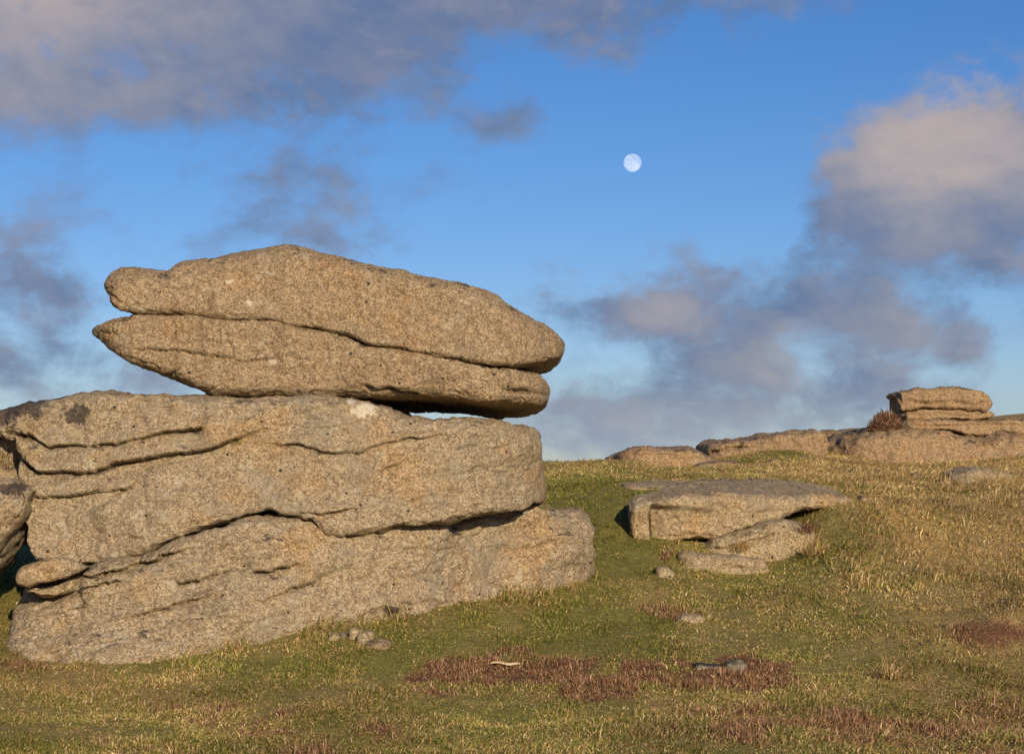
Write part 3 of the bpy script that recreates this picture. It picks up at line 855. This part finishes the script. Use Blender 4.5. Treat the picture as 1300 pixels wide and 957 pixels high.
make_rock('rock_layer', [(1138, 541), (1150, 535), (1200, 532.5), (1257, 532), (1300, 531.5), (1380, 533), (1395, 545), (1300, 552), (1270, 548), (1257, 553), (1227, 553), (1209, 546), (1171, 546), (1143, 547)],
          54.6, 4.5, M_FAR, whale, rt=(0.10, 0.3), rb=(0.08, 0.12), ends=((0.8, 0.5), (1.0, 0.8)), seed=94, rough=(0.06, 0.035, 0.015), **FR,
          joints=[J(line=[(1150, 539), (1200, 541), (1260, 538), (1300, 541)], gd=0.1, gw=0.03, au=0.05)])
o = make_rock('granite_block', [(1140, 526), (1146, 521), (1171, 518.5), (1214, 518), (1249, 518.5), (1259, 520.5), (1262, 526), (1258, 531.5), (1240, 534), (1203, 533), (1165, 535), (1149, 535.5), (1142, 532)], 54.9, 1.5, M_FAR, rt=(0.10, 0.16), rb=(0.08, 0.12), ends=((0.65, 0.2), (0.5, 0.3)), seed=97, rough=(0.05, 0.03, 0.015), **FR,
              joints=[J(line=[(1150, 527), (1190, 525), (1230, 528), (1258, 525)], gd=0.05, gw=0.03, au=0.03)])
tag(o, 'lower flat block of the small far rock stack', 'rock')
o = make_rock('granite_block', [(1131.5, 501), (1133, 496.5), (1149, 494.5), (1192, 495), (1214, 491.8), (1235, 493), (1247, 495.5), (1255, 504), (1257, 513), (1252, 519.5), (1214, 519.5), (1171, 520), (1155, 521), (1143, 523), (1137, 514)], 54.75, 1.7, M_FAR, rt=(0.12, 0.2), rb=(0.10, 0.18), ends=((0.75, 0.22), (0.6, 0.4)), seed=99, rough=(0.08, 0.04, 0.016), **FR,
              joints=[J(line=[(1145, 506), (1175, 512), (1205, 509), (1230, 513), (1256, 511)], gd=0.09, gw=0.04, au=0.08, wu=0.15), J(line=[(1180, 503), (1196, 500), (1210, 502)], gd=0.06, gw=0.04)])
tag(o, 'thick upper block capping the small far rock stack', 'rock')

# ---- loose stones in the turf
def stone(name, cx, cy, wpx, hpx, depth, mat, label, seed, sink=0.35, flat=1.0, lift=0.0):
    g = on_ground(cx, cy + hpx * 0.5)
    Y = g[1]
    rng = np.random.default_rng(seed)
    pts = []
    for k in range(11):
        a = 2 * math.pi * k / 11
        r = 1 + rng.uniform(-0.16, 0.16)
        pts.append((cx + math.cos(a) * wpx / 2 * r, cy - math.sin(a) * hpx / 2 * r + (hpx * sink if math.sin(a) < -0.2 else 0)))
    s = Y / F_PX
    o = make_rock(name, pts, Y, depth, mat, res=max(0.008, s * 1.3), rt=(hpx * s * 0.5, depth * 0.4), rb=(hpx * s * 0.3, 0.04), ends=((depth * 0.35, wpx * s * 0.3), (depth * 0.35, wpx * s * 0.3)),
                  seed=seed, rough=(0.012, 0.01, 0.004), freq=2.0)
    tag(o, label, 'stone')
    return o


stone('stone', 451, 803, 17, 14, 0.14, M_PALE, 'small whitish stone in the bare patch below the layered outcrop', 201)
stone('stone', 424, 808, 16, 9, 0.12, M_PALE, 'little pale pebble beside the dark stone below the layered outcrop', 202)
stone('stone', 435, 806, 10, 9, 0.10, M_DARK, 'little dark stone between two pale ones below the layered outcrop', 203)
stone('stone', 463, 808, 22, 12, 0.16, M_TOR, 'brown stone next to the whitish stone below the layered outcrop', 204)
stone('stone', 478, 818, 34, 10, 0.25, M_FAR, 'flat pinkish stone flush with the turf below the layered outcrop', 205)
stone('stone', 843, 727, 24, 15, 0.25, M_PALE, 'small square pale stone beside the low flat block', 206)
stone('stone', 878, 785, 38, 8, 0.22, M_SLAB, 'thin grey stone on the rusty hump in the turf', 207)
stone('stone', 897, 845, 34, 9, 0.16, M_DARK, 'dark grey stone chip among the rusty heather', 208)
stone('stone', 934, 845, 30, 13, 0.16, M_DARK, 'blocky dark grey stone with pale top among the rusty heather', 209)
stone('stone', 1241, 604, 78, 22, 1.0, M_PALE, 'long flat stone lying in the straw grass below the whaleback', 210)
stone('stone', 1086, 599, 14, 7, 0.3, M_FAR, 'small pink stone in grass between the tilted slab and the whaleback', 211)
stone('stone', 1163, 604, 16, 7, 0.3, M_FAR, 'small brown stone in the straw grass beside the long flat stone', 212)
stone('stone', 984, 585, 14, 5, 0.4, M_FAR, 'small stone at the edge of the green patch below the skyline slab', 213)
stone('stone', 1098, 634, 14, 9, 0.25, M_FAR, 'small reddish stone at the tapering tip of the tilted slab', 214)

# ------------------------------------------------------------------ grass, straw and heather
def blades(name, base, h, az, lean, wd, col, mat, curl=0.5):
    """one bent blade of two triangles per base point: root, two shoulders, tip"""
    n = len(base)
    dirx, diry = np.cos(az), np.sin(az)
    fa = az + np.random.default_rng(n).uniform(-1.2, 1.2, n) + np.pi / 2
    side = np.stack([np.cos(fa) * wd * 0.5, np.sin(fa) * wd * 0.5, 0 * wd], 1)
    V = np.zeros((n, 4, 3), np.float32)
    o1, o2 = h * 0.5 * np.sin(lean * curl), h * np.sin(lean)
    V[:, 0] = base
    m = base + np.stack([dirx * o1, diry * o1, h * 0.5 * np.cos(lean * curl)], 1)
    V[:, 1] = m + side
    V[:, 2] = base + np.stack([dirx * o2, diry * o2, h * np.cos(lean)], 1)
    V[:, 3] = m - side
    i = np.arange(n) * 4
    q = np.stack([i, i + 1, i + 2, i + 3], 1)
    C = np.repeat(col[:, None, :], 4, 1)
    return mesh_obj(name, V.reshape(-1, 3), q, mat, origin=(0, 0, 0), smooth=False, colors=C.reshape(-1, 3))


rng = np.random.default_rng(11)


def scatter(n, y0, y1, spread=1.22):
    Y = np.exp(rng.uniform(math.log(y0), math.log(y1), n))
    X = Y * (rng.uniform(-650 * spread, 650 * spread, n) / F_PX)
    return X, Y


def palette(rng, n, cols):
    k = rng.integers(0, len(cols), n)
    c = np.array(cols)[k]
    return c * rng.uniform(0.68, 1.32, (n, 1))


GREEN = [(0.190, 0.210, 0.040), (0.260, 0.250, 0.058), (0.125, 0.150, 0.030), (0.33, 0.285, 0.085)]
STRAW = [(0.56, 0.40, 0.175), (0.46, 0.31, 0.13), (0.68, 0.52, 0.27), (0.33, 0.20, 0.085), (0.40, 0.30, 0.10)]
RUST = [(0.27, 0.125, 0.072), (0.19, 0.085, 0.048), (0.36, 0.19, 0.115), (0.10, 0.055, 0.036), (0.46, 0.31, 0.19), (0.24, 0.16, 0.07)]


def make_turf():
    n = 1180000
    X, Y = scatter(n, 11.5, 62, 1.10)
    behind = (Y > 19.6 + 0 * X) & (X / Y * F_PX + CX < 670) & (X / Y * F_PX + CX > 20)      # thinner where the big rocks stand in front
    vis = ~behind | (rng.random(n) < 0.12)
    X, Y = X[vis], Y[vis]
    n = len(X)
    Z0 = ground_z(X, Y)
    px, py = to_px(X, Y, Z0)
    st, gr, ru = regional(px, py, X, Y)
    is_rust = rng.random(n) < sstep(ru, 0.25, 0.85) * 0.80
    is_straw = (rng.random(n) < np.clip(st * 0.95 + 0.08, 0.10, 0.92)) & ~is_rust
    clump = fbm(X * 3.0, Y * 2.2, 0 * X, 3, 71)
    keep = rng.random(n) < np.clip(0.95 + 0.35 * clump, 0.72, 1)
    X, Y, Z0, px, py, st, gr, ru, is_rust, is_straw, clump = [a[keep] for a in (X, Y, Z0, px, py, st, gr, ru, is_rust, is_straw, clump)]
    n = len(X)
    far = Y / 17.0
    tall = sstep(px, 900, 1150) * sstep(py, 800, 730) + 0.25 * sstep(py, 640, 605) + 0.7 * sstep(px, 1080, 1250) * sstep(py, 815, 850)
    h = rng.gamma(5, 1 / 5, n) * np.where(is_straw, 0.044, 0.036) * (0.85 + 0.65 * np.clip(clump, -0.55, 1)) * (0.85 + 0.55 * tall)
    foot = np.interp(px, [20, 80, 215, 300, 411, 500, 545, 620, 690, 750, 770], [828, 838, 833, 819, 795, 788, 770, 757, 755, 738, 722])
    near_rock = np.exp(-((py - foot - 3) / 7.0) ** 2) * (px > 15) * (px < 775)
    h = h * (1 + 0.10 * (far - 1).clip(0, 1.5)) * (1 + 1.7 * near_rock * sstep(clump, -0.35, 0.3))
    az = np.where(rng.random(n) < 0.5 + 0.25 * np.clip(tall, 0, 1), rng.normal(-0.25, 0.6, n), rng.uniform(0, 2 * np.pi, n))
    az = az + 1.2 * fbm(X * 0.8, Y * 0.8, 0 * X, 2, 95)
    lean = np.clip(rng.normal(0.95, 0.35, n), 0.05, 1.4) + 0.15 * is_straw
    wd = rng.uniform(0.0055, 0.0110, n) * np.clip(far, 0.8, 3.0)
    col = np.where(is_straw[:, None], palette(rng, n, STRAW), palette(rng, n, GREEN))
    tone = 1 + 0.28 * fbm(X * 0.9, Y * 0.8, 0 * X, 3, 91)
    col = col * tone[:, None]
    m = ~is_rust
    B = np.stack([X, Y, Z0 - 0.006], 1)
    o = blades('grass', B[m], h[m], az[m], lean[m], wd[m], col[m], M_BLADE)
    tag(o, 'short moorland grass of green and straw blades covering the slope', 'grass', kind='stuff')
    # heather sprigs: upright, stubby, several to a stem
    s = is_rust
    k = int(s.sum())
    hh = rng.gamma(5, 1 / 5, k) * 0.044 * (1 + 0.2 * (far[s] - 1).clip(0, 2)) * (0.8 + 0.7 * np.clip(clump[s], -0.8, 1))
    B1 = B[s]
    o = blades('heather', np.concatenate([B1, B1 + np.stack([rng.normal(0, 0.015, k), rng.normal(0, 0.015, k), 0 * hh], 1)]), np.r_[hh, hh * 0.8],
               rng.uniform(0, 2 * np.pi, 2 * k), np.abs(rng.normal(0.6, 0.5, 2 * k)), np.r_[wd[s], wd[s]] * 0.75, np.concatenate([palette(rng, k, RUST), palette(rng, k, RUST)]), M_HEATH)
    tag(o, 'rusty brown low heather growing in patches through the grass', 'heather', kind='stuff')


def tussock(name, centre, radius, n, hgt, cols, mat, label, cat, seed, bias=-0.2, spread=0.9, wd=0.005, group=None):
    r = np.random.default_rng(seed)
    a = r.uniform(0, 2 * np.pi, n)
    q = np.sqrt(r.random(n)) * radius
    B = np.stack([centre[0] + np.cos(a) * q, centre[1] + np.sin(a) * q, centre[2] - 0.01 + 0 * a], 1)
    az = np.where(r.random(n) < 0.6, a, r.normal(bias, 0.5, n))
    lean = np.clip(q / radius * spread + r.normal(0.1, 0.2, n), 0, 1.4)
    o = blades(name, B, r.gamma(8, 1 / 8, n) * hgt, az, lean, r.uniform(0.6, 1.2, n) * wd, palette(r, n, cols), mat)
    co = np.array(centre)
    me = o.data
    arr = np.zeros(len(me.vertices) * 3, np.float32)
    me.vertices.foreach_get('co', arr)
    me.vertices.foreach_set('co', (arr.reshape(-1, 3) - co.astype(np.float32)).ravel())
    o.location = co
    tag(o, label, cat, group)
    return o


def bush(name, c, radii, n, hgt, cols, label, seed, wd, skew):
    """a mound of short twigs standing out all over a lumpy dome, on bent stems from its foot"""
    r = np.random.default_rng(seed)
    d = r.normal(size=(n, 3))
    d[:, 2] = np.abs(d[:, 2])
    d /= np.linalg.norm(d, axis=1)[:, None]
    lump = 1 + 0.22 * fbm(d[:, 0] * 2.5, d[:, 1] * 2.5, d[:, 2] * 2.5 + seed, 2, seed)
    q = d * np.array(radii) * (lump * r.uniform(0.35, 1.0, n) ** 0.5)[:, None]
    q[:, 0] += skew * q[:, 2]
    stems = 40
    B = np.concatenate([q, np.zeros((stems, 3))]) + np.asarray(c)
    az = np.r_[np.arctan2(d[:, 1], d[:, 0]) + r.normal(0, 0.5, n), r.uniform(0, 6.28, stems)]
    lean = np.r_[np.clip(np.arccos(d[:, 2]) * 0.8 + r.normal(0, 0.3, n), 0, 1.5), r.uniform(0.1, 1.0, stems)]
    hh = np.r_[r.gamma(6, 1 / 6, n) * hgt, np.full(stems, radii[2] * 0.9)]
    o = blades(name, B - np.asarray(c), hh, az, lean, np.r_[r.uniform(0.6, 1.2, n) * wd, np.full(stems, wd * 0.7)], palette(r, n + stems, cols), M_HEATH)
    o.location = Vector(np.asarray(c, float).tolist())
    tag(o, label, 'bush')


bpy.context.view_layer.update()
_dg = bpy.context.evaluated_depsgraph_get()


def touch(px, py):
    """where the line of sight of a pixel meets the rocks or the ground"""
    d = Vector((at(px, py, 10.0) - np.array((0, 0, CAM_Z))).tolist()).normalized()
    hit, loc, *_ = scene.ray_cast(_dg, Vector((0, 0, CAM_Z)), d)
    return np.array(loc) if hit else on_ground(px, py)


CREV = GREEN + [(0.24, 0.15, 0.06)]
tussock('grass_tuft', touch(285, 663), 0.07, 160, 0.05, CREV + RUST[:2], M_BLADE, 'reddish green grass tuft in the long joint between the outcrop layers', 'grass tuft', 301, wd=0.004)
tussock('grass_tuft', touch(302, 563), 0.06, 120, 0.045, CREV, M_BLADE, 'green tuft in the upper joint of the outcrop under the lower balanced slab', 'grass tuft', 302, wd=0.004)
tussock('grass_tuft', touch(462, 678), 0.06, 120, 0.04, CREV, M_BLADE, 'small green tuft in the sagging middle of the joint of the outcrop', 'grass tuft', 303, wd=0.004)
tussock('grass_tuft', touch(688, 645), 0.06, 120, 0.05, CREV, M_BLADE, 'green tuft at the outcrop corner where the upper layer ends on a ledge', 'grass tuft', 304, wd=0.004)
bush('heather_bush', touch(1122, 548) + np.array((0, 0.3, -0.02)), (0.42, 0.35, 0.50), 2600, 0.14, RUST + [(0.06, 0.05, 0.02)], 'brown heather bush growing against the small far rock stack', 305, 0.022, 0.30)
bush('heather_bush', touch(2, 592) + np.array((-0.06, 0.03, -0.03)), (0.20, 0.10, 0.24), 1500, 0.05, RUST + GREEN, 'scrubby heather in the notch above the rounded boulder', 306, 0.007, 0.0)
for k_, (a_, b_, r_, h_, lab_) in enumerate([
        (938, 700, 0.10, 0.16, 'upright straw tussock at the foot of the block under the tilted slab'),
        (1035, 705, 0.12, 0.17, 'straw tussock in the open grass beside the wedged block'),
        (1130, 862, 0.10, 0.13, 'bright straw tussock arching over beside the low heather hummock'),
        (1022, 676, 0.10, 0.14, 'reddish tussock beside the rounded end of the wedged block'),
        (1258, 618, 0.25, 0.25, 'straw tussock in front of the long flat stone'),
        (1200, 625, 0.22, 0.24, 'tall straw tussock below the small brown stone')]):
    tussock('grass_tussock', touch(a_, b_), r_, 260, h_, RUST if 'reddish' in lab_ else STRAW, M_BLADE, lab_, 'grass tussock', 320 + k_, wd=0.006 if b_ > 640 else 0.010)


def make_stick():
    a, b = touch(622, 849), touch(660, 850)
    n = 14
    t = np.linspace(0, 1, n)
    c = a[None] * (1 - t)[:, None] + b[None] * t[:, None]
    c[:, 2] = ground_z(c[:, 0], c[:, 1]) + 0.045 + 0.008 * np.sin(t * 7)
    c[:, 1] += 0.01 * np.sin(t * 9)
    rad = np.interp(t, [0, 0.1, 0.8, 1.0], [0.003, 0.008, 0.013, 0.008])
    ang = np.linspace(0, 2 * np.pi, 8, endpoint=False)
    P = c[:, None, :] + np.stack([0 * ang, np.cos(ang), np.sin(ang)], -1)[None] * rad[:, None, None]
    idx = np.arange(n * 8).reshape(n, 8)
    q = np.stack([idx[:-1], np.roll(idx, -1, 1)[:-1], np.roll(idx, -1, 1)[1:], idx[1:]], -1).reshape(-1, 4)
    o = mesh_obj('stick', P, q, simple_mat('dead_wood', (0.62, 0.50, 0.32), (0.45, 0.33, 0.19), 40))
    tag(o, 'bleached dead stick lying on the rusty heather', 'stick')


make_stick()
make_turf()

# ------------------------------------------------------------------ the rising moon, lit by the same sun
def make_moon():
    D = 20000.0
    c = at(803, 207, D)
    dist = float(np.linalg.norm(c - np.array((0, 0, CAM_Z))))
    rad = dist * 11.3 / F_PX
    nu, nv = 64, 32
    u = np.linspace(0, 2 * np.pi, nu, endpoint=False)
    v = np.linspace(0.02, np.pi - 0.02, nv)
    U, V = np.meshgrid(u, v, indexing='ij')
    P = np.stack([np.cos(U) * np.sin(V), np.sin(U) * np.sin(V), np.cos(V)], -1) * rad + c
    idx = np.arange(nu * nv).reshape(nu, nv)
    nx = np.roll(idx, -1, 0)
    q = np.stack([idx[:, :-1], idx[:, 1:], nx[:, 1:], nx[:, :-1]], -1).reshape(-1, 4)
    m = bpy.data.materials.new('moon_rock')
    m.use_nodes = True
    t = NT(m.node_tree)
    tcn = t.n('ShaderNodeTexCoord')
    nz = t.noise(t.vec('MULTIPLY', tcn.outputs['Object'], (1 / rad, 1 / rad, 1 / rad)), 1.7, 4.0, 0.55)
    d = t.n('ShaderNodeBsdfDiffuse')
    t.link(t.mix(t.smooth(nz, 0.38, 0.62), (0.12, 0.115, 0.10), (0.22, 0.22, 0.20)), d.inputs[0])
    d.inputs[1].default_value = 1.0
    tr = t.n('ShaderNodeBsdfTransparent')         # the daytime air in front of the disc keeps its blue
    ad = t.n('ShaderNodeAddShader')
    t.link(d.outputs[0], ad.inputs[0])
    t.link(tr.outputs[0], ad.inputs[1])
    out = t.n('ShaderNodeOutputMaterial')
    t.link(ad.outputs[0], out.inputs[0])
    o = mesh_obj('moon', P, q, m)
    tag(o, 'pale nearly full moon hanging in the blue evening sky', 'moon')


make_moon()
